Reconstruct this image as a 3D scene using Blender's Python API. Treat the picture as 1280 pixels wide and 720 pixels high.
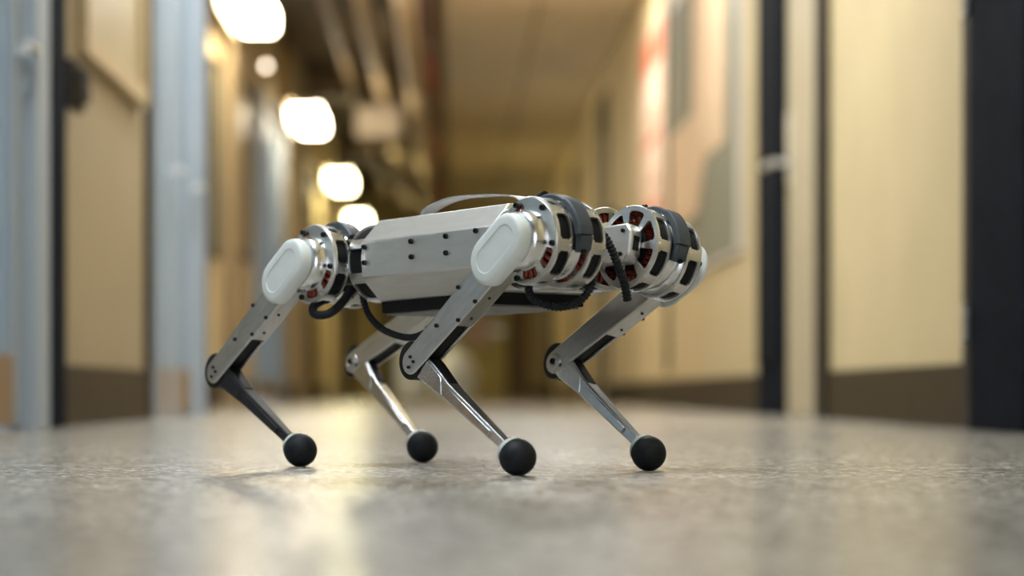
import bpy, bmesh, math, random
from mathutils import Matrix, Vector
random.seed(7)
for o in list(bpy.data.objects):
    bpy.data.objects.remove(o)
S = bpy.context.scene
C = S.collection
PI = math.pi

# ------------------------------------------------------------------ camera, world, exposure
FPX = 2717.0; CAM_H = 0.0874; PSI = math.atan(75.0/FPX)
cam = bpy.data.cameras.new('camera'); camo = bpy.data.objects.new('camera', cam); C.objects.link(camo)
cam.sensor_width = 36.0; cam.lens = FPX/1280*36.0
cam.shift_y = 130.0/1280
cam.clip_start = 0.05; cam.clip_end = 200
camo.location = (0, 0, CAM_H); camo.rotation_euler = (PI/2, 0, -PSI)
cam.dof.use_dof = True; cam.dof.focus_distance = 2.40; cam.dof.aperture_fstop = 2.8
S.camera = camo

w = bpy.data.worlds.new('sky'); S.world = w; w.use_nodes = True
bg = w.node_tree.nodes['Background']
bg.inputs[0].default_value = (0.86, 0.94, 1.0, 1); bg.inputs[1].default_value = 3.6

S.view_settings.view_transform = 'Standard'; S.view_settings.look = 'None'
S.view_settings.gamma = 1.0; S.view_settings.use_curve_mapping = False
S.view_settings.exposure = 0.2
LAMP_NEAR = 29.0; LAMP_FAR = 29.0

# ------------------------------------------------------------------ materials
def mat(name, col, rough=.5, metal=0., nscale=40., namt=.06, bump=0., bscale=200., spec=.5, stretch=None, col2=None, trans=0., alpha=None):
    m = bpy.data.materials.new(name); m.use_nodes = True
    nt = m.node_tree; b = nt.nodes['Principled BSDF']
    tc = nt.nodes.new('ShaderNodeTexCoord'); mp = nt.nodes.new('ShaderNodeMapping')
    if stretch: mp.inputs['Scale'].default_value = stretch
    nt.links.new(tc.outputs['Object'], mp.inputs[0])
    n = nt.nodes.new('ShaderNodeTexNoise'); n.inputs['Scale'].default_value = nscale; n.inputs['Detail'].default_value = 4
    nt.links.new(mp.outputs[0], n.inputs['Vector'])
    r = nt.nodes.new('ShaderNodeValToRGB'); nt.links.new(n.outputs[0], r.inputs[0])
    a = [max(0, c*(1-namt)) for c in col]; z = [min(1, c*(1+namt)) for c in (col2 or col)]
    r.color_ramp.elements[0].position = .3; r.color_ramp.elements[1].position = .7
    r.color_ramp.elements[0].color = (*a, 1); r.color_ramp.elements[1].color = (*z, 1)
    nt.links.new(r.outputs[0], b.inputs['Base Color'])
    b.inputs['Roughness'].default_value = rough; b.inputs['Metallic'].default_value = metal
    b.inputs['Specular IOR Level'].default_value = spec
    if trans: b.inputs['Transmission Weight'].default_value = trans
    if bump:
        n2 = nt.nodes.new('ShaderNodeTexNoise'); n2.inputs['Scale'].default_value = bscale; n2.inputs['Detail'].default_value = 3
        nt.links.new(mp.outputs[0], n2.inputs['Vector'])
        bp = nt.nodes.new('ShaderNodeBump'); bp.inputs['Strength'].default_value = bump; bp.inputs['Distance'].default_value = .002
        nt.links.new(n2.outputs[0], bp.inputs['Height']); nt.links.new(bp.outputs[0], b.inputs['Normal'])
    return m

def emis(name, col, s):
    m = bpy.data.materials.new(name); m.use_nodes = True
    b = m.node_tree.nodes['Principled BSDF']
    b.inputs['Base Color'].default_value = (.9, .9, .9, 1)
    b.inputs['Emission Color'].default_value = (*col, 1); b.inputs['Emission Strength'].default_value = s
    return m

M = {}
M['alu'] = mat('machined aluminium', (.72, .72, .715), .28, .97, 60, .06, .12, 500, stretch=(1, 1, 6))
M['alu_body'] = mat('matte sheet aluminium', (.73, .725, .71), .42, .92, 25, .05, .15, 350, stretch=(1, 1, 5))
M['alu_shiny'] = mat('turned aluminium', (.86, .87, .88), .2, 1., 80, .04)
M['alu_leg'] = mat('brushed leg aluminium', (.66, .66, .655), .28, .97, 45, .09, .15, 400, stretch=(4, 4, 1))
M['alu_polish'] = mat('polished shank aluminium', (.70, .70, .71), .2, 1., 50, .1, .1, 300)
M['black_leg'] = mat('black anodised metal', (.022, .022, .025), .5, 0, 80, .2, spec=.3)
M['rubber'] = mat('black rubber', (.008, .010, .014), .6, 0, 160, .35, .15, 300, spec=.32)
M['black'] = mat('black plastic', (.005, .005, .0055), .5, 0, 90, .2, spec=.3)
M['foam'] = mat('black foam', (.004, .004, .004), 1., 0, 300, .4, .4, 700)
M['slate'] = mat('slate grey printed plastic', (.055, .070, .088), .5, 0, 120, .12, .2, 600)
M['white_pl'] = mat('translucent white plastic', (.80, .84, .83), .38, 0, 60, .03)
for n_ in ('white_pl',):
    b_ = M[n_].node_tree.nodes['Principled BSDF']; b_.inputs['Subsurface Weight'].default_value = .12
    b_.inputs['Subsurface Radius'].default_value = (.006, .007, .007); b_.inputs['Subsurface Scale'].default_value = 1.
M['copper'] = mat('red enamelled copper wire', (.16, .016, .009), .4, .2, 400, .4, col2=(.30, .05, .022))
M['stator'] = mat('dark stator steel', (.005, .005, .006), .6, 0, 200, .3, spec=.25)
M['screw'] = mat('black oxide screw', (.014, .014, .016), .4, .5, 300, .2)
M['grey_panel'] = mat('grey underside panel', (.20, .20, .205), .6, .2, 60, .1)
M['ribbon'] = mat('grey ribbon cable', (.38, .38, .39), .5, 0, 120, .08, stretch=(1, 20, 1))
M['collar'] = mat('pale foot collar', (.62, .66, .62), .5, 0, 100, .1)

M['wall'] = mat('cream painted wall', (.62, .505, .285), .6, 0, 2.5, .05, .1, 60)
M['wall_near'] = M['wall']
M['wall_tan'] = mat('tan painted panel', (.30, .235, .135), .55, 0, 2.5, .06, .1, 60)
M['kick'] = mat('dark brown rubber base', (.050, .034, .014), .6, 0, 20, .2, spec=.15)
M['frame_black'] = mat('navy black painted steel', (.006, .009, .015), .75, 0, 15, .4, spec=.03)
M['frame_dark'] = mat('dark bronze door frame', (.040, .032, .022), .65, 0, 15, .2, spec=.2)
M['alu_frame'] = mat('pale anodised door frame', (.35, .40, .445), .6, .2, 8, .06, stretch=(1, 1, .05))
M['door_cream'] = mat('cream painted door', (.50, .42, .27), .5, 0, 4, .05)
M['door_brown'] = mat('brown wood door', (.27, .17, .08), .5, 0, 6, .2, stretch=(6, 6, .4))
M['steel'] = mat('brushed steel hardware', (.7, .7, .68), .3, 1., 80, .08)
M['ceil'] = mat('tan ceiling tile', (.90, .79, .60), .85, 0, 12, .08, .3, 90)
M['ceil_dark'] = mat('dark plenum ceiling', (.12, .09, .055), .8, 0, 5, .3)
M['grid'] = mat('ceiling grid metal', (.40, .32, .21), .5, .2, 20, .05)
M['pipe_beige'] = mat('beige pipe insulation', (.62, .49, .31), .55, 0, 12, .12)
M['pipe_brown'] = mat('brown painted pipe', (.26, .18, .09), .5, 0, 12, .2)
M['pipe_red'] = mat('red sprinkler pipe', (.38, .085, .045), .5, 0, 12, .2)
M['duct'] = mat('pale duct metal', (.66, .58, .47), .5, .2, 12, .1)
M['board_green'] = mat('grey green pin board', (.235, .23, .16), .8, 0, 200, .1)
M['board_frame'] = mat('pale board frame', (.60, .58, .53), .4, .2, 20, .04)
M['paper'] = mat('peach paper', (.72, .53, .345), .8, 0, 6, .05)
M['paper_pink'] = mat('pale pink paper', (.76, .56, .43), .8, 0, 6, .05)
M['paper_red'] = mat('red print', (.62, .15, .075), .7, 0, 20, .1)
M['paper_print'] = mat('brown print', (.55, .38, .25), .8, 0, 40, .2)
M['poster_tan'] = mat('tan framed print', (.36, .30, .17), .35, 0, 6, .1)
M['wood_pale'] = mat('pale wood rail', (.46, .35, .19), .45, 0, 20, .1, stretch=(1, .2, 4))
M['sack'] = mat('white plastic sack', (.78, .84, 1.0), .45, 0, 8, .04, .4, 14)
M['far_yellow'] = mat('olive yellow wall', (.66, .52, .20), .6, 0, 3, .05)

# frosted door glass
def frosted():
    m = bpy.data.materials.new('frosted blue glass'); m.use_nodes = True; nt = m.node_tree
    b = nt.nodes['Principled BSDF']; out = nt.nodes['Material Output']
    tc = nt.nodes.new('ShaderNodeTexCoord'); mp = nt.nodes.new('ShaderNodeMapping'); mp.inputs['Scale'].default_value = (6, 6, .08)
    n = nt.nodes.new('ShaderNodeTexNoise'); n.inputs['Scale'].default_value = 3
    nt.links.new(tc.outputs['Object'], mp.inputs[0]); nt.links.new(mp.outputs[0], n.inputs[0])
    r = nt.nodes.new('ShaderNodeValToRGB'); nt.links.new(n.outputs[0], r.inputs[0])
    r.color_ramp.elements[0].color = (.30, .36, .40, 1); r.color_ramp.elements[1].color = (.44, .51, .55, 1)
    nt.links.new(r.outputs[0], b.inputs['Base Color']); b.inputs['Roughness'].default_value = .25
    t = nt.nodes.new('ShaderNodeBsdfTranslucent'); nt.links.new(r.outputs[0], t.inputs[0])
    mx = nt.nodes.new('ShaderNodeMixShader'); mx.inputs[0].default_value = .45
    nt.links.new(b.outputs[0], mx.inputs[1]); nt.links.new(t.outputs[0], mx.inputs[2]); nt.links.new(mx.outputs[0], out.inputs[0])
    return m
M['glass'] = frosted()

def floor_mat():
    m = bpy.data.materials.new('speckled terrazzo'); m.use_nodes = True; nt = m.node_tree; L = nt.links
    b = nt.nodes['Principled BSDF']
    tc = nt.nodes.new('ShaderNodeTexCoord')
    v = nt.nodes.new('ShaderNodeTexVoronoi'); v.inputs['Scale'].default_value = 110; L.new(tc.outputs['Object'], v.inputs['Vector'])
    r = nt.nodes.new('ShaderNodeValToRGB'); e = r.color_ramp.elements
    e[0].position = 0; e[0].color = (.085, .078, .068, 1); e[1].position = 1; e[1].color = (.64, .62, .58, 1)
    x = e.new(.35); x.color = (.27, .25, .215, 1); x = e.new(.7); x.color = (.36, .335, .29, 1)
    sp = nt.nodes.new('ShaderNodeSeparateColor'); L.new(v.outputs['Color'], sp.inputs[0]); L.new(sp.outputs[0], r.inputs[0])
    n = nt.nodes.new('ShaderNodeTexNoise'); n.inputs['Scale'].default_value = 5; n.inputs['Detail'].default_value = 6; L.new(tc.outputs['Object'], n.inputs['Vector'])
    mx = nt.nodes.new('ShaderNodeMix'); mx.data_type = 'RGBA'; mx.blend_type = 'MULTIPLY'; mx.inputs[0].default_value = .5
    r2 = nt.nodes.new('ShaderNodeValToRGB'); r2.color_ramp.elements[0].position = .35; r2.color_ramp.elements[1].position = .65
    r2.color_ramp.elements[0].color = (.7, .67, .62, 1); r2.color_ramp.elements[1].color = (1, 1, 1, 1)
    L.new(n.outputs[0], r2.inputs[0]); L.new(r.outputs[0], mx.inputs[6]); L.new(r2.outputs[0], mx.inputs[7])
    L.new(mx.outputs[2], b.inputs['Base Color'])
    n3 = nt.nodes.new('ShaderNodeTexNoise'); n3.inputs['Scale'].default_value = 120; n3.inputs['Detail'].default_value = 4; L.new(tc.outputs['Object'], n3.inputs['Vector'])
    mr = nt.nodes.new('ShaderNodeMapRange'); mr.inputs[3].default_value = .15; mr.inputs[4].default_value = .34
    L.new(n3.outputs[0], mr.inputs[0]); L.new(mr.outputs[0], b.inputs['Roughness'])
    bp = nt.nodes.new('ShaderNodeBump'); bp.inputs['Strength'].default_value = .12; bp.inputs['Distance'].default_value = .0015
    L.new(n3.outputs[0], bp.inputs['Height']); L.new(bp.outputs[0], b.inputs['Normal'])
    b.inputs['Specular IOR Level'].default_value = .22
    return m
M['floor'] = floor_mat()

# ------------------------------------------------------------------ mesh helpers
class MB:
    def __init__(s): s.v = []; s.f = []
    def add(s, vs, fs, mx=None):
        k = len(s.v)
        for p in vs:
            p = Vector(p)
            s.v.append(mx @ p if mx else p)
        s.f += [tuple(i+k for i in f) for f in fs]
        return s
    def box(s, x0, x1, y0, y1, z0, z1, mx=None):
        vs = [(x, y, z) for x in (x0, x1) for y in (y0, y1) for z in (z0, z1)]
        return s.add(vs, [(0, 1, 3, 2), (4, 6, 7, 5), (0, 4, 5, 1), (2, 3, 7, 6), (0, 2, 6, 4), (1, 5, 7, 3)], mx)
    def lathe(s, prof, n=48, mx=None, closed=False):
        # profile of (radius, y) turned about the y axis
        vs = []; fs = []; m = len(prof)
        for i in range(n):
            a = 2*PI*i/n
            for r, y in prof: vs.append((r*math.cos(a), y, r*math.sin(a)))
        for i in range(n):
            j = (i+1) % n
            for k in range(m if closed else m-1):
                k2 = (k+1) % m
                fs.append((i*m+k, i*m+k2, j*m+k2, j*m+k))
        if not closed:
            if prof[0][0] > 1e-6: fs.append(tuple(i*m for i in range(n)))
            if prof[-1][0] > 1e-6: fs.append(tuple(i*m+m-1 for i in reversed(range(n))))
        return s.add(vs, fs, mx)
    def prism(s, pts, y0, y1, mx=None):
        n = len(pts)
        vs = [(x, y0, z) for x, z in pts] + [(x, y1, z) for x, z in pts]
        fs = [tuple(range(n)), tuple(reversed(range(n, 2*n)))] + [(i, i+n, (i+1) % n+n, (i+1) % n) for i in range(n)]
        return s.add(vs, fs, mx)
    def cells(s, us, vs_, solid, f0, f1):
        # thick sheet made of cells: f0 / f1 map (u, v) to its two faces; u is periodic
        nu = len(us); nv = len(vs_)
        k = len(s.v)
        for f in (f0, f1):
            for u in us:
                for v in vs_: s.v.append(Vector(f(u, v)))
        def id_(w_, i, j): return k + w_*nu*nv + (i % nu)*nv + j
        for i in range(nu):
            for j in range(nv-1):
                if not solid(i, j): continue
                for w_ in (0, 1): s.f.append((id_(w_, i, j), id_(w_, i+1, j), id_(w_, i+1, j+1), id_(w_, i, j+1)))
                def gone(a, b): return b < 0 or b >= nv-1 or not solid(a % nu, b)
                if gone(i-1, j): s.f.append((id_(0, i, j), id_(0, i, j+1), id_(1, i, j+1), id_(1, i, j)))
                if gone(i+1, j): s.f.append((id_(0, i+1, j), id_(0, i+1, j+1), id_(1, i+1, j+1), id_(1, i+1, j)))
                if gone(i, j-1): s.f.append((id_(0, i, j), id_(0, i+1, j), id_(1, i+1, j), id_(1, i, j)))
                if gone(i, j+1): s.f.append((id_(0, i, j+1), id_(0, i+1, j+1), id_(1, i+1, j+1), id_(1, i, j+1)))
        return s
    def tube(s, pts, rad, n=10, cap=True):
        pts = [Vector(p) for p in pts]; m = len(pts); k = len(s.v)
        rad = rad if isinstance(rad, (list, tuple)) else [rad]*m
        up = Vector((0, 0, 1)); prev = None
        for i, p in enumerate(pts):
            t = (pts[min(i+1, m-1)]-pts[max(i-1, 0)]).normalized()
            if prev is None:
                a = up if abs(t.dot(up)) < .9 else Vector((1, 0, 0))
                prev = (a - t*a.dot(t)).normalized()
            else: prev = (prev - t*prev.dot(t)).normalized()
            b = t.cross(prev)
            for q in range(n):
                c = 2*PI*q/n
                s.v.append(p + (prev*math.cos(c)+b*math.sin(c))*rad[i])
        for i in range(m-1):
            for q in range(n):
                q2 = (q+1) % n
                s.f.append((k+i*n+q, k+i*n+q2, k+(i+1)*n+q2, k+(i+1)*n+q))
        if cap:
            s.f.append(tuple(k+q for q in range(n))); s.f.append(tuple(k+(m-1)*n+q for q in reversed(range(n))))
        return s
    def mesh(s, name, flip=1, smooth=True, angle=35):
        me = bpy.data.meshes.new(name)
        me.from_pydata([(p[0], p[1]*flip, p[2]) for p in s.v], [], s.f)
        bm = bmesh.new(); bm.from_mesh(me); bmesh.ops.recalc_face_normals(bm, faces=bm.faces[:])
        if smooth:
            for f in bm.faces: f.smooth = True
            for e in bm.edges:
                if len(e.link_faces) == 2 and e.calc_face_angle(0) > math.radians(angle): e.smooth = False
        bm.to_mesh(me); bm.free()
        return me
    def build(s, name, m, parent=None, mx=None, flip=1, bevel=0, smooth=True, seg=2):
        me = s.mesh(name, flip, smooth); me.materials.append(M[m] if isinstance(m, str) else m)
        o = bpy.data.objects.new(name, me); C.objects.link(o)
        if parent: o.parent = parent
        if mx is not None: o.matrix_local = mx
        if bevel:
            bv = o.modifiers.new('bevel', 'BEVEL'); bv.width = bevel; bv.segments = seg; bv.limit_method = 'ANGLE'; bv.angle_limit = math.radians(40)
        return o

def share(src, parent, mx):
    o = bpy.data.objects.new(src.name.split('.')[0], src.data); C.objects.link(o); o.parent = parent; o.matrix_local = mx
    return o
def tag(o, label, cat, group=None):
    o['label'] = label; o['category'] = cat
    if group: o['group'] = group
    return o
def struct(o, label=None):
    o['kind'] = 'structure'
    if label: o['label'] = label
    return o
def empty(name, loc=(0, 0, 0), rz=0):
    o = bpy.data.objects.new(name, None); C.objects.link(o); o.location = loc; o.rotation_euler = (0, 0, rz); o.empty_display_size = .05
    return o
def spline(pts, n=8):
    P = [Vector(p) for p in pts]; P = [P[0]*2-P[1]] + P + [P[-1]*2-P[-2]]; out = []
    for i in range(1, len(P)-2):
        a, b, c, d = P[i-1:i+3]
        for k in range(n):
            t = k/n
            out.append(.5*((2*b)+(c-a)*t+(2*a-5*b+4*c-d)*t*t+(3*b-a-3*c+d)*t**3))
    out.append(P[-2]); return out
T = Matrix.Translation
def R(a, ax): return Matrix.Rotation(a, 4, ax)

# ------------------------------------------------------------------ the corridor
XL, XL2, XR = -.98, -1.45, 1.24          # near left wall, set-back left wall, right wall
YN, YS, YE = -5.0, 8.62, 33.0            # open glazed end behind the camera, step in the left wall, far end
ZT = 2.72; ZH = 3.15
struct(MB().box(-1.75, 1.6, YN, YE+.2, -.08, 0).build('floor', 'floor', smooth=False))
struct(MB().box(XR, XR+.12, YN, YE, 0, ZH).build('wall_right', 'wall', smooth=False))
struct(MB().box(XL2, XR, YE, YE+.15, 0, ZH).build('wall_end', 'far_yellow', smooth=False))

def lwall_seg(y0, y1, x, z0=0, z1=ZH): return (x-.12, x, y0, y1, z0, z1)
LD0 = (-.6, 2.9); LD1 = (3.8, 5.17); LD2 = (7.05, 8.45)     # glazed openings of the near left wall; the first is added for side light
b = MB()
b.box(*lwall_seg(YN, LD0[0], XL)); b.box(*lwall_seg(LD0[1], LD1[0], XL)); b.box(*lwall_seg(LD1[1], LD2[0], XL)); b.box(*lwall_seg(LD2[1], YS, XL))
for d in (LD0, LD1, LD2): b.box(*lwall_seg(d[0], d[1], XL, 2.3))
b.box(XL2-.12, XL-.12, YS-.12, YS, 0, ZH)                         # return of the step
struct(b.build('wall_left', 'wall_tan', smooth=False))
LD3 = (15.9, 18.6)
b = MB()
b.box(*lwall_seg(YS, LD3[0], XL2)); b.box(*lwall_seg(LD3[1], YE, XL2)); b.box(*lwall_seg(LD3[0], LD3[1], XL2, 2.35))
struct(b.build('wall_left_far', 'wall', smooth=False))

# ceilings: plenum slab over all, dropped tiled soffit on the right
struct(MB().box(-1.75, 1.6, YN, YE, ZH, ZH+.1).build('ceiling', 'ceil_dark', smooth=False))
SOX = -.08
soffit = struct(MB().box(SOX-.03, SOX, YN, YE, ZT-.04, ZH).box(SOX, XR, YN, YE, ZT+.012, ZT+.03).build('ceiling_soffit', 'grid', smooth=False))
tile = None
ny = int((YE-YN)/.62)
for i in range(ny):
    for j in range(2):
        y0 = YN+i*.62; x0 = SOX+.02+j*.65
        mx = T((x0, y0, ZT))
        if tile is None:
            tile = MB().box(.012, .638, .014, .606, -.012, .012).build('ceiling_tile', 'ceil', soffit, mx, bevel=.006, smooth=False)
        else:
            o = share(tile, soffit, mx @ T((0, 0, random.choice((0, 0, .004, -.003)))))
            mo = o.modifiers.new('bevel', 'BEVEL'); mo.width = .006; mo.segments = 2

# rubber kick bases
KZ = .156
def kick(name, side, y0, y1, x):
    s = 1 if side < 0 else -1
    x0, x1 = sorted((x, x+s*.012))
    o = MB().box(x0, x1, y0, y1, 0, KZ).build(name, 'kick', bevel=.003, smooth=False)
    struct(o)
kick('baseboard_right', 1, 5.2, 7.12, XR)
kick('baseboard_right', 1, 8.72, 17.2, XR)
kick('baseboard_right', 1, 18.2, 21.3, XR); kick('baseboard_right', 1, 22.4, 26.5, XR); kick('baseboard_right', 1, 28.5, YE, XR)
kick('baseboard_right', 1, YN, 4.3, XR)
kick('baseboard_left', -1, LD1[1]+.17, LD2[0]-.02, XL)
kick('baseboard_left', -1, YN, LD0[0], XL); kick('baseboard_left', -1, LD0[1], LD1[0], XL)
kick('baseboard_left', -1, YS, LD3[0]-.1, XL2); kick('baseboard_left', -1, LD3[1]+.1, 21.4, XL2); kick('baseboard_left', -1, 22.6, 27., XL2)

# glazed doors in aluminium frames on the left
def glazed_door(name, y0, y1, x, zt, leaves, label):
    # jambs and head, then stiles, rails, panes, kick plates, handles
    o = struct(MB().box(x-.10, x+.03, y0-.0, y0+.07, 0, zt).box(x-.10, x+.03, y1-.16, y1, 0, zt).box(x-.10, x+.03, y0, y1, zt-.07, zt).build(name, 'alu_frame', bevel=.004, smooth=False), label)
    ys = [y0+.07+(y1-.16-y0-.07)*i/leaves for i in range(leaves+1)]
    for a, c in zip(ys, ys[1:]):
        for s0 in (a+.004, c-.094):
            MB().box(x-.05, x-.005, s0, s0+.09, .01, zt-.075).build('stile', 'alu_frame', o, bevel=.004, smooth=False)
        MB().box(x-.05, x-.005, a+.094, c-.094, zt-.17, zt-.075).build('rail', 'alu_frame', o, bevel=.004, smooth=False)
        MB().box(x-.05, x-.005, a+.094, c-.094, .01, KZ+.015).build('kick_plate', 'door_brown', o, bevel=.004, smooth=False)
        MB().box(x-.033, x-.025, a+.094, c-.094, KZ+.015, zt-.17).build('pane', 'glass', o, smooth=False)
        h = MB().tube(spline([(x-.005, c-.05, .86), (x+.035, c-.05, .86), (x+.04, c-.08, .86), (x+.04, c-.17, .86)], 4), .010, 10)
        h.build('handle', 'steel', o)
    return o
glazed_door('door_14', LD0[0], LD0[1], XL, 2.3, 3, 'unseen glazed screen added on the left to give the robot cool side light')  # unseen glazing added for bluish side light and reflections on the legs
glazed_door('door_1', LD1[0], LD1[1], XL, 2.3, 1, 'pale aluminium framed glazed door at the left edge')
glazed_door('door_2', LD2[0], LD2[1], XL, 2.3, 2, 'pale aluminium framed glazed double door past the tan panel')
glazed_door('door_3', LD3[0], LD3[1], XL2, 2.35, 3, 'far glazed door set in the stepped back left wall')
# dark trims either side of the tan panel
struct(MB().box(XL, XL+.035, LD1[1]+.0, LD1[1]+.19, 0, 2.4).build('trim_1', 'frame_black', bevel=.004, smooth=False))
struct(MB().box(XL, XL+.02, LD2[0]-.10, LD2[0]-.02, 0, 2.4).build('trim_2', 'frame_dark', bevel=.004, smooth=False))
struct(MB().box(XL-.02, XL+.02, YS-.10, YS+.0, 0, 2.4).build('trim_3', 'frame_black', bevel=.004, smooth=False))
lk = tag(MB().box(XL+.012, XL+.04, 5.44, 5.60, .80, .92).box(XL+.035, XL+.06, 5.47, 5.57, .82, .90).build('door_latch', 'frame_dark', bevel=.006, smooth=False), 'small dark latch box beside the black strip on the left', 'latch')

# doors and frames on the right
def door_leaf(name, y0, y1, zt, m, fm, handle_y=None, proud=.02, fw=.07, label=None, x=XR):
    o = struct(MB().box(x-proud, x+.02, y0-fw, y0, 0, zt+fw).box(x-proud, x+.02, y1, y1+fw, 0, zt+fw).box(x-proud, x+.02, y0, y1, zt, zt+fw).build(name, fm, bevel=.004, smooth=False), label)
    MB().box(x-.008, x+.03, y0+.003, y1-.003, .006, zt-.003).build('door_leaf', m, o, bevel=.003, smooth=False)
    if handle_y is not None:
        z = .92
        d = -1
        MB().box(x-.016, x-.008, handle_y-.025, handle_y+.025, z-.06, z+.16).build('handle_plate', 'steel', o, bevel=.003, smooth=False)
        MB().tube(spline([(x-.01, handle_y, z), (x-.06, handle_y, z), (x-.065, handle_y+.03, z), (x-.065, handle_y+.14, z)], 4), .011, 10).build('handle', 'steel', o)
    return o
# nearest: navy black post and dark door at the right edge
dk = struct(MB().box(XR-.055, XR+.02, 4.47, 4.96, 0, 2.45).build('door_4', 'frame_black', bevel=.005, smooth=False), 'navy black steel door post at the right edge')
MB().box(XR-.03, XR+.02, 4.96, 5.13, 0, 2.45).build('jamb_rebate', 'frame_dark', dk, bevel=.004, smooth=False)
MB().box(XR-.012, XR+.03, 3.5, 4.47, .006, 2.2).build('door_leaf', 'alu_frame', dk, bevel=.003, smooth=False)
for zz in (.20, .95, 1.9):
    MB().lathe([(.009, 0), (.009, .09)], 10, T((XR-.06, 4.97, zz)) @ R(PI/2, 'X')).build('hinge', 'steel', dk)
# cream door with lever, between dark frames
d5 = struct(MB().box(XR-.03, XR+.02, 7.09, 7.24, 0, 2.3).box(XR-.03, XR+.02, 7.24, 8.0, 2.18, 2.3).build('door_5', 'frame_dark', bevel=.004, smooth=False), 'cream door with steel lever next to the black panel')
MB().box(XR-.012, XR+.03, 7.245, 7.93, .006, 2.178).build('door_leaf', 'door_cream', d5, bevel=.003, smooth=False)
MB().box(XR-.018, XR-.012, 7.82, 7.90, .84, 1.10).build('handle_plate', 'steel', d5, bevel=.002, smooth=False)
MB().tube(spline([(XR-.014, 7.86, .92), (XR-.075, 7.86, .92), (XR-.085, 7.90, .92), (XR-.085, 8.02, .92)], 4), .013, 10).build('handle', 'steel', d5)
struct(MB().box(XR-.02, XR+.02, 7.95, 8.66, 0, 2.4).box(XR-.032, XR-.018, 8.0, 8.60, .2, 2.3).build('door_6', 'frame_black', bevel=.005, smooth=False), 'tall black panel between cream door and notice board')
door_leaf('door_7', 17.5, 18.0, 2.2, 'door_cream', 'frame_dark', 17.9, fw=.30, label='far cream door in wide dark frame on the right')
door_leaf('door_8', 21.5, 22.3, 2.2, 'door_brown', 'frame_black', 22.2, fw=.12, label='far brown door on the right wall')
door_leaf('door_9', 26.6, 28.4, 2.2, 'frame_black', 'frame_dark', 28.3, fw=.10, label='farthest dark door on the right wall')
# far left doors
for i, (a, c, m, fm) in enumerate(((21.5, 22.5, 'door_brown', 'frame_black'), (28.5, 31.0, 'frame_black', 'frame_dark'), (11.6, 12.5, 'door_brown', 'frame_dark'))):
    o = struct(MB().box(XL2-.02, XL2+.03, a-.1, a, 0, 2.3).box(XL2-.02, XL2+.03, c, c+.1, 0, 2.3).box(XL2-.02, XL2+.03, a, c, 2.2, 2.3).build('door_%d' % (10+i), fm, bevel=.004, smooth=False),
               ('far brown door on the left wall', 'farthest dark door on the left wall', 'brown door in the left wall before the far glazed door')[i])
    MB().box(XL2-.03, XL2+.01, a+.003, c-.003, .006, 2.197).build('door_leaf', m, o, bevel=.003, smooth=False)
    MB().tube([(XL2+.01, c-.1, .95), (XL2+.06, c-.1, .95), (XL2+.06, c-.22, .95)], .012, 8).build('handle', 'steel', o)
# pilasters that break up the far walls
for y_, x_, m_ in ((20.3, XR-.05, 'wall'), (24.4, XR-.05, 'wall'), (29.5, XR-.05, 'wall_tan')):
    struct(MB().box(x_, XR+.01, y_, y_+.35, 0, ZT).build('trim_4', m_, bevel=.004, smooth=False))
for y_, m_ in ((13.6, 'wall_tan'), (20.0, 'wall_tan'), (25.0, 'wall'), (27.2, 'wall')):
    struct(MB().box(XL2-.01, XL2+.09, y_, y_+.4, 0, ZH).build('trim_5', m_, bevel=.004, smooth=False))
# end wall double door
o = struct(MB().box(-.75, -.65, YE-.05, YE+.02, 0, 2.3).box(.85, .95, YE-.05, YE+.02, 0, 2.3).box(-.65, .85, YE-.05, YE+.02, 2.2, 2.3).build('door_13', 'frame_dark', bevel=.004, smooth=False), 'double door closing the far end of the corridor')
for a, c in ((-.645, .097), (.103, .845)):
    MB().box(a, c, YE-.03, YE+.02, .006, 2.197).build('door_leaf', 'far_yellow', o, bevel=.003, smooth=False)
    MB().box(a+.2, c-.2, YE-.036, YE-.03, 1.1, 1.9).build('pane', 'glass', o, smooth=False)
    MB().box(a+.05, c-.05, YE-.06, YE-.045, .98, 1.03).build('push_bar', 'steel', o, bevel=.003, smooth=False)

struct(MB().box(.96, 1.16, YE-.12, YE, 0, 2.2).build('trim_8', 'door_brown', bevel=.004, smooth=False))
struct(MB().box(-1.05, -.9, YE-.12, YE, 0, 2.4).build('trim_9', 'frame_dark', bevel=.004, smooth=False))
# notice board on the right wall
nb = empty('notice_board', (XR, 10.4, .70)); tag(nb, 'grey-green notice board in pale frame with peach papers', 'notice board')
MB().box(-.014, 0, -1.06, 1.75, 0, 1.5).build('board_panel', 'board_green', nb, smooth=False)
for bx in ((-.0155, 0, -1.20, -1.05, -.02, 1.55), (-.0155, 0, 1.75, 1.80, -.02, 1.55), (-.0155, 0, -1.05, 1.75, -.02, .01), (-.0155, 0, -1.05, 1.75, 1.5, 1.55)):
    MB().box(*bx).build('frame_rail', 'board_frame', nb, bevel=.002, smooth=False)
def paper(label, y0, y1, z0, z1, m, cut=0, x=XR-.0160, grp='sheets on the right wall'):
    # pinned sheet, its lower corner cut or curled
    pts = [(y0, z1), (y1, z1), (y1, z0), (y0+cut, z0), (y0, z0+cut*.7)] if cut else [(y0, z1), (y1, z1), (y1, z0), (y0, z0)]
    b = MB(); n = len(pts)
    b.add([(x, y, z) for y, z in pts]+[(x-.002, y, z) for y, z in pts], [tuple(range(n)), tuple(reversed(range(n, 2*n)))]+[(i, (i+1) % n, n+(i+1) % n, n+i) for i in range(n)])
    return tag(b.build('paper_sheet', m, smooth=False), label, 'paper', grp)
paper('large peach paper sheet covering the upper part of the notice board', 9.72, 11.0, 1.22, 2.22, 'paper')
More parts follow.
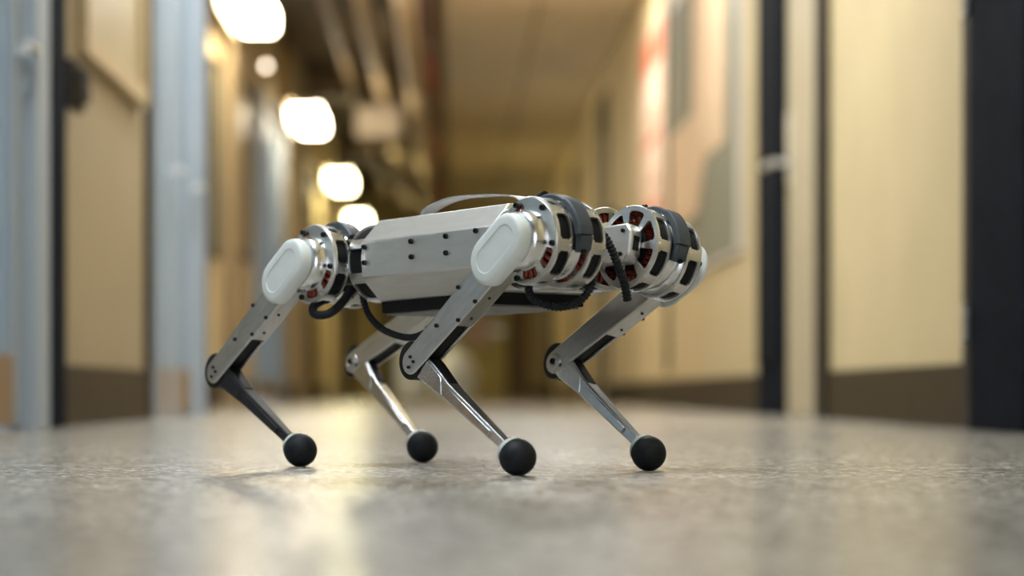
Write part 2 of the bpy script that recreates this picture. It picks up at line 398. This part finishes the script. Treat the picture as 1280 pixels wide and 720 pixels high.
paper('peach paper sheet with cut corner lower on the notice board', 10.35, 12.1, .98, 1.5, 'paper', .45, XR-.0190)
ps = paper('pale pink poster with red heading on the right wall', 12.7, 14.2, 1.05, 2.35, 'paper_pink', 0, XR-.001)
MB().box(XR-.0045, XR-.002, 12.75, 14.1, 2.08, 2.30).build('red_heading', 'paper_red', ps, smooth=False)
for k, (a, c, z0) in enumerate(((12.9, 13.6, 1.75), (12.9, 14.0, 1.62), (12.9, 13.8, 1.35), (12.9, 14.0, 1.2))):
    MB().box(XR-.0045, XR-.002, a, c, z0, z0+.06).build('print_line', 'paper_red' if k in (1, 3) else 'paper_print', ps, smooth=False)
MB().box(XR-.02, XR, 12.32, 12.42, .2, 2.6).build('trim_6', 'frame_dark', smooth=False)['kind'] = 'structure'
bx = tag(MB().box(XR-.10, XR, 16.3, 16.7, .95, 1.45).box(XR-.11, XR-.10, 16.33, 16.67, .98, 1.42).build('wall_box', 'frame_black', bevel=.008, smooth=False), 'small black box mounted on the right wall far back', 'wall box')

# slanting framed print on the left tan panel
fp = empty('framed_print', (XL, 6.2, .99)); tag(fp, 'framed tan print on the left wall panel near the ceiling of view', 'picture')
MB().box(.002, .012, -.48, .55, .03, .95).build('print_sheet', 'poster_tan', fp, smooth=False)
for bxx in ((0, .035, -.52, .60, -.02, .035), (0, .035, -.52, .60, .95, .99), (0, .035, -.52, -.47, .035, .95), (0, .035, .55, .60, .035, .95)):
    MB().box(*bxx).build('frame_rail', 'wood_pale', fp, bevel=.004, smooth=False)
# boards on the set-back left wall
for i, (a, c, z0, z1, m) in enumerate(((13.05, 13.5, .9, 2.1, 'board_green'), (14.2, 15.4, 1.0, 2.2, 'poster_tan'))):
    fb = empty('wall_board', (XL2, a, z0)); tag(fb, ('narrow dark board on the set-back left wall', 'tan board beside the far glazed door on the left')[i], 'board')
    MB().box(0, .015, .03, c-a-.03, .03, z1-z0-.03).build('board_panel', m, fb, smooth=False)
    for bxx in ((0, .03, 0, c-a, 0, .03), (0, .03, 0, c-a, z1-z0-.03, z1-z0), (0, .03, 0, .03, .03, z1-z0-.03), (0, .03, c-a-.03, c-a, .03, z1-z0-.03)):
        MB().box(*bxx).build('frame_rail', 'frame_dark', fb, bevel=.003, smooth=False)

# pipes and ducts in the open ceiling on the left
def place_pipe(label, x, z, r, m):
    L_ = YE-.3-YN
    p = MB().lathe([(r, 0), (r, L_)], 24).build('ceiling_pipe', m, None, T((x, YN, z)))
    me = MB().lathe([(r+.002, 0), (r+.012, .01), (r+.012, .06), (r+.002, .07)], 20).mesh('collar'); me.materials.append(M['duct'])
    mh = MB().box(-.006, .006, .02, .04, r*.9, ZH-z).mesh('hanger', smooth=False); mh.materials.append(M['frame_dark'])
    yy = 1.4
    while yy < L_-1:
        for nm, me_ in (('collar', me), ('hanger', mh)):
            o = bpy.data.objects.new(nm, me_); C.objects.link(o); o.parent = p; o.matrix_local = T((0, yy, 0))
        yy += 3.4
    return tag(p, label, 'pipe')
place_pipe('thick beige lagged pipe running along the open ceiling', -.30, 2.60, .075, 'pipe_beige')
place_pipe('beige pipe next to the duct in the open ceiling', -.60, 2.72, .06, 'pipe_beige')
place_pipe('thin red sprinkler pipe close to the tiled soffit', -.17, 2.78, .03, 'pipe_red')
place_pipe('brown pipe high above the hanging lamps', -.88, 2.85, .05, 'pipe_brown')
du = tag(MB().box(-.86, -.46, 19.5, 20.4, 2.38, 2.66).build('duct_box', 'duct', bevel=.02, smooth=False), 'pale duct box hanging among the ceiling pipes', 'duct')
MB().box(-.70, -.62, 19.9, 20.0, 2.66, ZH).build('hanger', 'frame_dark', du, smooth=False)
tag(MB().box(-.45, -.38, 8, YE-.5, 2.95, 3.0).build('cable_tray', 'pipe_brown', smooth=False), 'brown cable tray above the beige pipes', 'tray')
# cross beams
for i, y_ in enumerate((10.5, 15.2, 21.0, 26.5)):
    struct(MB().box(XL2, SOX-.03, y_, y_+.25, 2.92, ZH).build('trim_7', 'pipe_brown', bevel=.006, smooth=False))

# hanging lamps (fluorescent boxes) in one row
def lamp(x, y, z, lab, mt, l=1.1, wd=.20):
    t = empty('ceiling_lamp', (x, y, z)); tag(t, lab, 'lamp', 'fluorescent lamps along the corridor')
    MB().box(-.5*wd, .5*wd, -l/2, l/2, .05, .10).box(-.5*wd-.04, -.5*wd-.03, -l/2, l/2, -.07, .10).box(-.5*wd-.04, -.5*wd, -l/2, l/2, .09, .10).build('housing', 'duct', t, bevel=.006, smooth=False)  # left side plate added to keep lamp light off the left wall
    MB().prism([(x_*wd, z_) for x_, z_ in ((-.56, .05), (-.56, -.02), (-.42, -.05), (.42, -.05), (.56, -.02), (.56, .07))], -l/2+.02, l/2-.02).build('diffuser', mt, t)
    for s_ in (-1, 1):
        MB().lathe([(.006, 0), (.006, ZH-z-.1)], 8, T((0, s_*l*.35, .1)) @ R(PI/2, 'X')).build('rod', 'frame_dark', t)
    return t
em_near = emis('near lamp diffuser', (.88, .95, 1.0), LAMP_NEAR)
em_mid = emis('warm lamp diffuser', (1, .86, .62), LAMP_FAR)
em_soffit_fill = emis('soffit fill diffuser', (.98, .96, .90), LAMP_NEAR*2.4)
em_far = emis('yellow lamp diffuser', (1, .90, .50), LAMP_FAR*.9)
em_spot = emis('spot bulb', (1, .85, .65), 7.0)
for y_, lb in ((2.3, 'fluorescent lamp hanging above the robot'), (7.2, 'fluorescent lamp hanging past the robot, out of the top of view')):
    lamp(-.45, y_, 2.50, lb, em_near, 1.5, .30)
lamp(-1.20, 13.0, 2.36, 'brightest hanging lamp, at the top edge of the picture', em_mid)
lamp(-1.20, 18.3, 2.36, 'second hanging lamp, squarish glow above the left columns', em_mid)
lamp(-1.20, 23.6, 2.36, 'third hanging lamp, yellowish glow left of centre', em_far)
lamp(-1.24, 29.0, 2.36, 'farthest hanging lamp, just above the robot back', em_far)
# unseen flush lamps added in the tiled soffit to brighten right wall and floor
for y_, lb in ((6.1, 'added soffit lamp out of view, brightening the near right wall'), (9.8, 'added soffit lamp out of view, brightening the wall by the notice board'), (13.2, 'added soffit lamp out of view, brightening the wall by the pink poster')):
    t = empty('soffit_fill_lamp', (.57, y_, ZT-.014)); tag(t, lb, 'lamp', 'added fill lamps in the soffit')
    MB().box(-.30, .30, -.17, -.15, -.05, 0).box(-.30, .30, .15, .17, -.05, 0).box(-.30, -.28, -.15, .15, -.05, 0).box(.28, .30, -.15, .15, -.05, 0).build('frame', 'duct', t, smooth=False)
    MB().box(-.28, .28, -.15, .15, -.045, -.005).build('diffuser', em_soffit_fill, t, smooth=False)
# small round spot next to the brightest lamp
t = empty('spot_lamp', (-1.33, 15.6, 2.42)); tag(t, 'small round wall spot between the two brightest lamps', 'lamp')
MB().tube([(0, .06, .02), (0, .06, ZH-2.42)], .008, 8).build('stem', 'duct', t)
MB().lathe([(.02, -.005), (.03, .0), (.04, .06), (.02, .09)], 20).build('housing', 'duct', t)
MB().lathe([(0, -.035), (.016, -.03), (.022, -.01), (.022, 0)], 20).build('bulb', em_spot, t)

# sack forms standing in for two blurred white shapes at the far end
def sack(x, y, w_, h_, lab):
    b = MB(); n = 24
    prof = [(0, 0), (.36, .0), (.47, .08), (.5, .3), (.47, .55), (.36, .78), (.16, .9), (.07, .94), (.14, 1.0), (0, 1.0)]
    vs = []
    b.lathe([(r*w_, z*h_) for r, z in prof], n, R(PI/2, 'X'))
    for p in b.v:
        a = math.atan2(p[1], p[0]); k = 1+.05*math.sin(5*a+p[2]*9)+.03*math.sin(9*a)
        p[0] *= k; p[1] *= k
    o = b.build('sack_stand_in', 'sack', None, T((x, y, 0)))
    return tag(o, lab, 'sack')
sack(.03, 24.0, .50, .60, 'larger bluish-white sack form standing in for a blurred white shape far behind the robot')
sack(-.44, 25.2, .44, .80, 'smaller white sack form standing in for a blurred white shape behind the near front knee')
ep = tag(MB().box(.18, .58, YE-.09, YE-.075, .75, 1.5).build('notice_sheet', 'paper_pink', bevel=.004, smooth=False), 'pinkish notice at the far end of the corridor', 'notice')

# ------------------------------------------------------------------ the robot
YAW = .8406; PITCH = -.02565; BX, BY, BZ = -.02578, 2.50117, .23913
RB = .0196
wx = BX*math.cos(PSI)+BY*math.sin(PSI); wy = -BX*math.sin(PSI)+BY*math.cos(PSI)
robot = empty('quadruped_robot', (wx, wy, 0), -YAW-PSI)
tag(robot, 'silver four-legged robot with black ball feet standing on the corridor floor', 'robot')
BODY = T((0, 0, BZ)) @ R(PITCH, 'Y')
L1, L2 = .209, .195
RM = .047

# --- screw shared mesh: axis +y
_screw = MB().lathe([(.0029, 0), (.0029, .0026), (.0026, .0031), (.0015, .0031), (.0014, .0014), (0, .0014)], 14).mesh('bolt'); _screw.materials.append(M['screw'])
_rivet = MB().lathe([(.0022, 0), (.0020, .0006), (0, .0008)], 10).mesh('rivet'); _rivet.materials.append(M['alu_shiny'])
def bolt(parent, p, d=(0, -1, 0), s=1., me=None, name='bolt'):
    o = bpy.data.objects.new(name, me or _screw); C.objects.link(o); o.parent = parent
    q = Vector((0, 1, 0)).rotation_difference(Vector(d)).to_matrix().to_4x4()
    o.matrix_local = T(p) @ q @ Matrix.Diagonal((s, s, s, 1))
    return o

# --- motor: axis y, occupying y in [0, w]; face at y = w looks outward
NW = 7
def wall_mesh(w, Rr=RM):
    N = NW*20
    us = [2*PI*i/N for i in range(N)]
    e = .0030
    vs = [0, .0014, e, e+.0018, w-e-.0018, w-e, w-.0014, w]
    def rad(v): return Rr if .001 < v < w-.001 else Rr-.0008
    def solid(i, j):
        k = i % 20
        if j == 3: return not (3 <= k < 17)
        if j in (2, 4): return not (4 <= k < 16)
        return True
    return MB().cells(us, vs, solid, lambda u, v: (rad(v)*math.cos(u), v, rad(v)*math.sin(u)), lambda u, v: ((Rr-.0028)*math.cos(u), v, (Rr-.0028)*math.sin(u)))
def face_mesh(y0, t, hub, covered=None, Rr=RM, ph=0.):
    N = NW*20
    us = [2*PI*i/N+ph for i in range(N)]
    rs = [.004, hub, hub+.0012, Rr-.0078, Rr-.0064, Rr-.0008]
    def solid(i, j):
        k = i % 20
        if covered and (i//20) in covered: return True
        if j == 2: return not (3 <= k < 17)
        if j in (1, 3): return not (4 <= k < 16)
        return True
    return MB().cells(us, rs, solid, lambda u, r: (r*math.cos(u), y0, r*math.sin(u)), lambda u, r: (r*math.cos(u), y0+t, r*math.sin(u)))
def coils(w):
    b = MB()
    n = 28
    for i in range(n):
        a = 2*PI*i/n
        mx = R(-a, 'Y')
        # rounded wound coil standing radially
        b.tube([(.0275, w*.18, 0), (.0275, w*.80, 0), (.030, w*.87, 0), (.037, w*.87, 0), (.0395, w*.80, 0), (.0395, w*.18, 0)], .0024, 6, cap=False)
        k = len(b.v)-36
        for q in range(k, len(b.v)): b.v[q] = mx @ b.v[q]
    return b
_cache = {}
def motor(name, w, mx, hub=.020, faces=(True, True), covered=None, ph=0., flip=1):
    """housing part with stator, winding and face plate sub-parts"""
    h = wall_mesh(w).build(name, 'alu', robot, mx, flip)
    MB().lathe([(.026, w*.1), (.026, w*.9)], 32).build('stator', 'stator', h, None, flip)
    MB().lathe([(.0434, w*.06), (.0434, w*.94), (.0422, w*.94), (.0422, w*.06)], 40, closed=True).build('rotor_ring', 'stator', h, None, flip)
    coils(w).build('winding', 'copper', h, None, flip)
    if faces[1]: face_mesh(w-.0032, .003, hub, covered, ph=ph).build('face_plate', 'alu', h, None, flip, bevel=.0005)
    if faces[0]: face_mesh(.0002, .003, hub, None, ph=ph).build('face_plate', 'alu', h, None, flip, bevel=.0005)
    for i in range(NW):
        a = 2*PI*(i)/NW
        bolt(h, (RM*math.cos(a), flip*w*.17, RM*math.sin(a)), (math.cos(a), 0, math.sin(a)), 1, _rivet, 'rivet')
        if faces[1]: bolt(h, ((RM-.005)*math.cos(a+ph), flip*(w-.0003), (RM-.005)*math.sin(a+ph)), (0, flip, 0), .8, _rivet, 'rivet')
    return h

# --- legs
LEG = {'FR': (1, -1, -.03907, .94414, -1.00699), 'FL': (1, 1, -.18148, 1.03091, -.98645),
       'RR': (-1, -1, -.06896, .93609, -1.05581), 'RL': (-1, 1, -.20808, 1.11434, -.95699)}
def stadium(r0, r1, d, n=14, x=1.):
    """outline of a link from a circle r0 at 0 to a circle r1 at z = -d"""
    pts = []
    for i in range(n+1):
        a = PI*i/n; pts.append((r0*math.cos(a)*x, r0*math.sin(a)))
    for i in range(n+1):
        a = PI+PI*i/n; pts.append((r1*math.cos(a)*x, -d+r1*math.sin(a)))
    return pts

def thigh(sy, mx):
    # box beam: outer and inner cheek plates, back web, front web cut away near the knee
    o0, o1 = -.010, .0135
    b = MB()
    b.prism(stadium(.019, .0140, L1), .0105, o1)
    b.prism(stadium(.019, .0140, L1), o0, -.0065)
    b.lathe([(.0186, -.0066), (.0186, .0106)], 36)
    b.box(-.0165, .0165, -.0066, .0106, -.036, 0)
    def web(x0a, x0b, za, zb, th, y0=o0, y1=o1):
        vs = [(x0a, y0, za), (x0a+th, y0, za), (x0b+th, y0, zb), (x0b, y0, zb)]
        vs += [(x, y1, z) for x, _, z in vs]
        b.add(vs, [(0, 1, 2, 3), (7, 6, 5, 4), (0, 4, 5, 1), (1, 5, 6, 2), (2, 6, 7, 3), (3, 7, 4, 0)])
    web(-.0188, -.0150, 0, -L1*.80, .0035)
    web(.0152, .0130, 0, -L1*.60, .0035)
    t = b.build('thigh', 'alu_leg', robot, mx, sy, bevel=.0013)
    # black belt and pulley inside
    MB().prism(stadium(.0125, .0118, L1-.012), -.0055, .0095).build('drive_belt', 'black', t, None, sy)
    MB().lathe([(.0195, -.0062), (.0215, -.005), (.0215, .009), (.0195, .0102)], 36, T((-.0035, 0, -L1-.0015))).build('knee_disc', 'black', t, None, sy)
    # outer screws
    for x, z in ((-.0155, -.058), (-.0150, -.098), (.0150, -.085), (.0140, -.118), (-.004, -.150), (-.004, -L1+.004), (.0035, -L1+.005), (.0035, -L1-.005)):
        bolt(t, (x, sy*o1, z), (0, sy, 0), .8 if z > -.19 else .62)
    # inner bearing ring and screws
    r = MB().lathe([(.0105, 0), (.0105, .0012), (.0088, .0016), (.0066, .0016), (.0058, .0004), (.0046, .0004), (.0046, .0022), (.002, .0022), (.0018, .0004), (0, .0004)], 28, T((0, o0, -L1)) @ R(PI, 'X')).build('bearing', 'alu_leg', t, None, sy)
    bolt(t, (0, sy*(o0-.0002), -L1), (0, -sy, 0), 1.3)
    for z in (-.075, -.11):
        bolt(t, (.0186-.004*(-z/L1), sy*.003, z), (1, 0, 0), .55)
    # white cap
    capm = MB()
    def ring(k, y): return [(x, y, z) for x, z in stadium(.0265*k, .0265*k, .036, 16)]
    lay = [ring(1, o1), ring(1.01, o1+.003), ring(1.0, o1+.0095), ring(.965, o1+.0122), ring(.90, o1+.0138), ring(.80, o1+.0144), ring(.54, o1+.0147), ring(.50, o1+.0139), ring(.47, o1+.0139)]
    if sy > 0: lay = [[(x, o1+(y-o1)*.4, z) for x, y, z in l] for l in lay]
    n = len(lay[0]); vs = []
    for i_, l in enumerate(lay):
        if i_ >= 2:   # keep the straight length as the outline shrinks
            pass
        vs += l
    fs = [tuple(range(n)), tuple(reversed(range((len(lay)-1)*n, len(lay)*n)))]
    for i_ in range(len(lay)-1):
        for q_ in range(n): fs.append((i_*n+q_, i_*n+(q_+1) % n, (i_+1)*n+(q_+1) % n, (i_+1)*n+q_))
    capm.add(vs, fs)
    capm.build('hip_cap', 'white_pl', t, None, sy)
    return t

def shank(sy, mx, dark):
    # tapering forked blade from knee to ankle; sections (distance, back, front, half thickness)
    secs = [(-.002, -.008, .012, .0085), (.012, -.0112, .0178, .0092), (.030, -.0100, .0165, .0092), (.064, -.0072, .0105, .0086), (.11, -.0062, .0086, .0074), (.160, -.0052, .0068, .0058), (L2-.012, -.0048, .0056, .0050)]
    b = MB(); vs = []; fs = []
    for s, bk, fr, h in secs:
        c = .0012
        vs += [(bk, -h+c, -s), (bk+c, -h, -s), (fr-c, -h, -s), (fr, -h+c, -s), (fr, h-c, -s), (fr-c, h, -s), (bk+c, h, -s), (bk, h-c, -s)]
    for i in range(len(secs)-1):
        for q in range(8): fs.append((i*8+q, i*8+(q+1) % 8, (i+1)*8+(q+1) % 8, (i+1)*8+q))
    fs += [tuple(range(8)), tuple(reversed(range(len(vs)-8, len(vs))))]
    b.add(vs, fs)
    # raised pads on both cheeks
    for s_ in (-1, 1):
        y0 = s_*.0088
        b.prism([(-.0085, -.020), (.0140, -.019), (.0105, -.050), (-.0050, -.062), (-.0080, -.034)], min(y0, y0+s_*.0012), max(y0, y0+s_*.0012))
        b.prism([(-.0040, -.072), (-.002, -.066), (.003, -.064), (.0066, -.069), (.0045, -.150), (-.0030, -.150)], min(s_*.0050, s_*.0088), max(s_*.0050, s_*.0088))
    m = 'black_leg' if dark else 'alu_polish'
    sh = b.build('shank', m, robot, mx, sy, bevel=.0007)
    if dark: sh['label'] = 'black anodised shank'
    # dark pocket liner on the leading edge
    MB().prism([(.0160, -.014), (.0185, -.016), (.0174, -.030), (.0116, -.062), (.0100, -.062), (.0150, -.030)], -.0062, .0062).build('pocket_liner', 'black', sh, None, sy)
    for x, z in ((-.006, -.006), (.003, -.012)):
        for s_ in (-1, 1): bolt(sh, (x, s_*.0086, z), (0, s_, 0), .75)
    # foot ball with collar; flattened where it bears on the floor
    MB().lathe([(.0064, -.0), (.0100, .002), (.0146, .0062), (.0170, .0108), (.0170, .0120)], 28, T((0, 0, -L2+RB+.0035)) @ R(-PI/2, 'X')).build('foot_collar', 'collar', sh, None, sy)
    fb = MB(); prof = []
    nn = 28
    for i in range(nn+1):
        a = -PI/2+PI*i/nn; prof.append((max(0, RB*math.cos(a)), RB*math.sin(a)))
    prof[0] = (0, -RB); prof[-1] = (0, RB)
    fb.lathe(prof, 40)
    fo = fb.build('foot', 'rubber', sh, T((0, 0, -L2)))
    fo['label'] = 'black rubber ball foot'
    return sh

for key, (sx, sy, ab, q1, q2) in LEG.items():
    ML = BODY @ T((sx*.19, sy*.049, 0)) @ R(ab, 'X') @ T((0, sy*.070, 0))
    thigh(sy, ML @ R(q1, 'Y'))
    kn = ML @ T((-math.sin(q1)*L1, 0, -math.cos(q1)*L1))
    # settle the ankle so that the ball rests on the floor
    for _ in range(30):
        zf = (kn @ R(q2, 'Y') @ Vector((0, 0, -L2))).z
        q2 += (zf-RB+.0006)*3.0      # smaller |q2| lowers the foot
    shank(sy, kn @ R(q2, 'Y'), key == 'RR')
    MS = ML @ T((0, .010*sy if sy < 0 else 0, 0))
    # hip and knee motors side by side on the hip axis (leg frame: outward = +o)
    ph = math.radians(-8 if sx > 0 else -4)
    rot = R(math.radians(9 if sy < 0 else 0), 'Y')
    mo = motor('hip_motor', .0215, MS @ T((0, sy*(-.0375), 0)) @ rot, .0215, (False, True), None, 0, sy)
    mi = motor('knee_motor', .0215, MS @ T((0, sy*(-.085), 0)) @ rot, .0185, (True, True), None, 0, sy)
    # gearbox drum in the gap between the motors
    MB().lathe([(.030, -.0642), (.030, -.060), (.0385, -.058), (.0385, -.0425), (.041, -.041), (.0435, -.0370)], 48).build('spacer_drum', 'alu_shiny', robot, MS, sy)
    # domed hub plate and its cover flange between hip motor and thigh
    d = MB().lathe(([(.0335, -.0165), (.0335, -.0150), (.0332, -.0120), (.0322, -.0070), (.0302, -.0020), (.0275, .0015), (.025, .0025), (.015, .0025)] if sy < 0 else [(.0315, -.0165), (.0315, -.0150), (.0310, -.0125), (.0295, -.0085), (.0270, -.0055), (.024, -.0040), (.020, -.0040)]), 56)
    hub = d.build('hip_dome', 'alu_shiny', robot, MS, sy)
    fl = []
    a0, a1 = math.radians(-12), math.radians(97)
    for i in range(25):
        a = a0+(a1-a0)*i/24; fl.append((.0455*math.cos(a), .0455*math.sin(a)))
    for i in range(13):
        a = a1+(a0-a1)*i/12; fl.append((.030*math.cos(a), .030*math.sin(a)))
    MB().prism(fl, -.0165, -.0140).build('cover_flange', 'alu', hub, None, sy, bevel=.0004)
    for aa in (112, 52, -8, -108):
        a = math.radians(aa); bolt(hub, (.0412*math.cos(a), sy*-.0142, .0412*math.sin(a)), (0, sy, 0), 1.15)
    # bracket on the inner face, tying the leg to the abduction motor
    xi = -sx
    out = [(-.014, .022), (.014, .022), (.022, .013), (.022, -.013), (.014, -.022), (-.014, -.022)]
    out = [(x if xi < 0 else -x, z) for x, z in out]
    far = [(xi*.046, -.020), (xi*.046, .020)] if xi < 0 else [(xi*.046, -.020), (xi*.046, .020)]
    if xi < 0: poly = [(.014, .022), (.022, .013), (.022, -.013), (.014, -.022), (-.046, -.020), (-.046, .020)]
    else: poly = [(-.014, .022), (-.022, .013), (-.022, -.013), (-.014, -.022), (.046, -.020), (.046, .020)]
    br = MB().prism(poly, -.103, -.085).build('hip_bracket', 'alu_body', robot, MS, sy, bevel=.0025)
    MB().prism([(-xi*.0222+x*.5, z) for x, z in ((-.0016, .008), (.0016, .008), (.0016, -.008), (-.0016, -.008))], -.098, -.090).build('bracket_slot', 'black', br, None, sy)
    for z in (.013, -.013):
        bolt(br, (-xi*.010, sy*-.103, z), (0, -sy, 0), .8); bolt(br, (xi*.03, sy*-.103, z), (0, -sy, 0), .8)
    # slate grey clip arching over the gap, with an end block
    b = MB(); n = 20
    c0, c1 = (math.radians(118), math.radians(6)) if sx > 0 else (math.radians(62+60), math.radians(40))
    for i in range(n):
        aa, ab_ = c0+(c1-c0)*i/n, c0+(c1-c0)*(i+1)/n
        hw = .0075 if i < n*.3 else (.0095 if i < n*.55 else .0105)
        yc = -.0505 - (.000 if i < n*.5 else .000)
        ro = .0525 if i < n*.55 else .0545
        vs = []
        for a in (aa, ab_):
            for r, y in ((.0470, yc-hw), (ro-.0015, yc-hw), (ro, yc-hw+.002), (ro, yc+hw-.002), (ro-.0015, yc+hw), (.0470, yc+hw)): vs.append((r*math.cos(a), y, r*math.sin(a)))
        b.add(vs, [(0, 1, 7, 6), (1, 2, 8, 7), (2, 3, 9, 8), (3, 4, 10, 9), (4, 5, 11, 10), (5, 0, 6, 11), (0, 1, 2, 3, 4, 5), (11, 10, 9, 8, 7, 6)])
    if sx > 0: b.prism([(.046, .006), (.0535, .004), (.050, -.010), (.044, -.013)], -.060, -.043)
    cl = b.build('cable_clip', 'slate', robot, MS, sy)
    cl['label'] = 'slate grey plastic clip'
    bolt(cl, (.0475, sy*-.0505, -.012), (1, 0, 0), 1.0)
    if sx > 0:
        # corrugated lead entering the top of the clip
        pts = spline([(-.030, -.075, .030), (-.034, -.066, .044), (-.026, -.055, .0505), (-.012, -.0505, .0525)], 14)
        b = MB().tube(pts, [.0042+.0007*(1 if (i//2) % 2 else -1) for i in range(len(pts))], 12)
        b.build('motor_lead', 'rubber', robot, MS, sy)

# abduction motors, axis along the body
for sx in (1, -1):
    for sy in (1, -1):
        mx = BODY @ T((sx*.112, sy*.049, .004)) @ R(-sx*PI/2, 'Z')
        m_ = motor('abduction_motor', .033, mx, .019, (False, True))
        out = MB().lathe([(.030, .033), (.030, .036), (.026, .039), (.012, .039), (.010, .036), (0, .036)], 36).build('output_hub', 'alu_shiny', m_)
        for k in range(5):
            a = 2*PI*k/5; bolt(m_, (.021*math.cos(a), .0385, .021*math.sin(a)), (0, 1, 0), 1.1)
        # ring flange where the motor meets the shell
        MB().lathe([(.0476, -.001), (.0476, .004), (.0445, .004), (.0445, -.001)], 48, closed=True).build('mount_ring', 'alu_shiny', m_)

# shell: octagonal tube over both motors
ZO = .004
ch = .0265; hw, hh = .0955, .0475
oct_ = [(hw, -hh+ch), (hw, hh-ch), (hw-ch, hh), (-hw+ch, hh), (-hw, hh-ch), (-hw, -hh+ch), (-hw+ch, -hh), (hw-ch, -hh)]
b = MB(); b.add([(-.117, y, z+ZO) for y, z in oct_]+[(.113, y, z+ZO) for y, z in oct_], [tuple(range(8)), tuple(reversed(range(8, 16)))]+[(i, (i+1) % 8, (i+1) % 8+8, i+8) for i in range(8)])
shell = b.build('body_shell', 'alu_body', robot, BODY, bevel=.0015)
for sy in (1, -1):
    for x, z in ((-.024, .018), (-.024, .0005), (.037, .019), (.037, .0005), (.088, .021), (-.110, .018), (-.110, .0), (.088, .0)):
        bolt(shell, (x, sy*hw, z+.001), (0, sy, 0), 1.05)
# small side seam plate
for sy in (1, -1):
    MB().box(.026, .105, sy*hw-.0005, sy*hw+.0005, -.017+ZO, .0205+ZO).build('seam_plate', 'alu_body', shell, smooth=False)
# battery tray under the shell
bt = MB().box(-.118, .082, -.066, .070, -.0565, -.040).build('battery_pad', 'foam', robot, BODY, bevel=.001)
MB().box(-.114, .078, -.062, .066, -.0590, -.0565).build('bottom_panel', 'grey_panel', bt, bevel=.001)
# flat ribbon cable arching over the top
pts = spline([(-.115, .0, .050), (-.105, .0, .066), (-.06, 0, .0755), (-.01, 0, .0745), (.03, -.004, .071), (.07, -.012, .064), (.095, -.02, .050)], 10)
b = MB(); k = 0
vs = []; fs = []
for p in pts:
    for dy, dz in ((-.011, 0), (.011, 0), (.011, .0014), (-.011, .0014)): vs.append((p.x, p.y+dy, p.z+dz))
for i in range(len(pts)-1):
    for q in range(4): fs.append((i*4+q, i*4+(q+1) % 4, (i+1)*4+(q+1) % 4, (i+1)*4+q))
fs += [(0, 1, 2, 3), tuple(len(vs)-4+q for q in (3, 2, 1, 0))]
b.add(vs, fs); b.build('ribbon_cable', 'ribbon', robot, BODY)

# hoses
def hose(pts, r, name='hose', rib=True, m='rubber'):
    ps = spline(pts, 26 if rib else 10)
    # resample evenly
    L_ = [0]
    for a, c in zip(ps, ps[1:]): L_.append(L_[-1]+(c-a).length)
    n = int(L_[-1]/.00105) if rib else 40
    out = []; j = 0
    for i in range(n+1):
        s = L_[-1]*i/n
        while j < len(L_)-2 and L_[j+1] < s: j += 1
        t_ = (s-L_[j])/max(1e-9, L_[j+1]-L_[j]); out.append(ps[j].lerp(ps[j+1], t_))
    rad = [r*(1.0 if (i % 4) in (0, 1) else .80) for i in range(n+1)] if rib else r
    return MB().tube(out, rad, 12).build(name, m, robot, BODY)
hose([(.150, -.074, -.034), (.154, -.080, -.047), (.166, -.080, -.0590), (.186, -.064, -.0660), (.199, -.043, -.0565), (.20, -.029, -.034), (.185, -.026, -.015)], .0046)
hose([(.168, -.020, .026), (.198, -.0135, .014), (.208, -.008, -.003), (.211, .000, -.024), (.209, .010, -.040), (.205, .018, -.057)], .0050)
hose([(-.165, -.045, .0), (-.163, -.070, -.020), (-.162, -.090, -.042), (-.166, -.107, -.0555), (-.178, -.118, -.056), (-.186, -.114, -.046), (-.186, -.100, -.038)], .0052, 'hose', False)
hose([(-.150, -.070, -.020), (-.146, -.070, -.042), (-.134, -.069, -.062), (-.108, -.068, -.078), (-.064, -.067, -.0875), (-.027, -.066, -.079), (-.004, -.064, -.063), (.004, -.060, -.050)], .0042, 'hose', True)
hose([(-.165, .045, .0), (-.163, .070, -.020), (-.162, .090, -.042), (-.170, .107, -.0555), (-.186, .105, -.040)], .0052, 'hose', False)
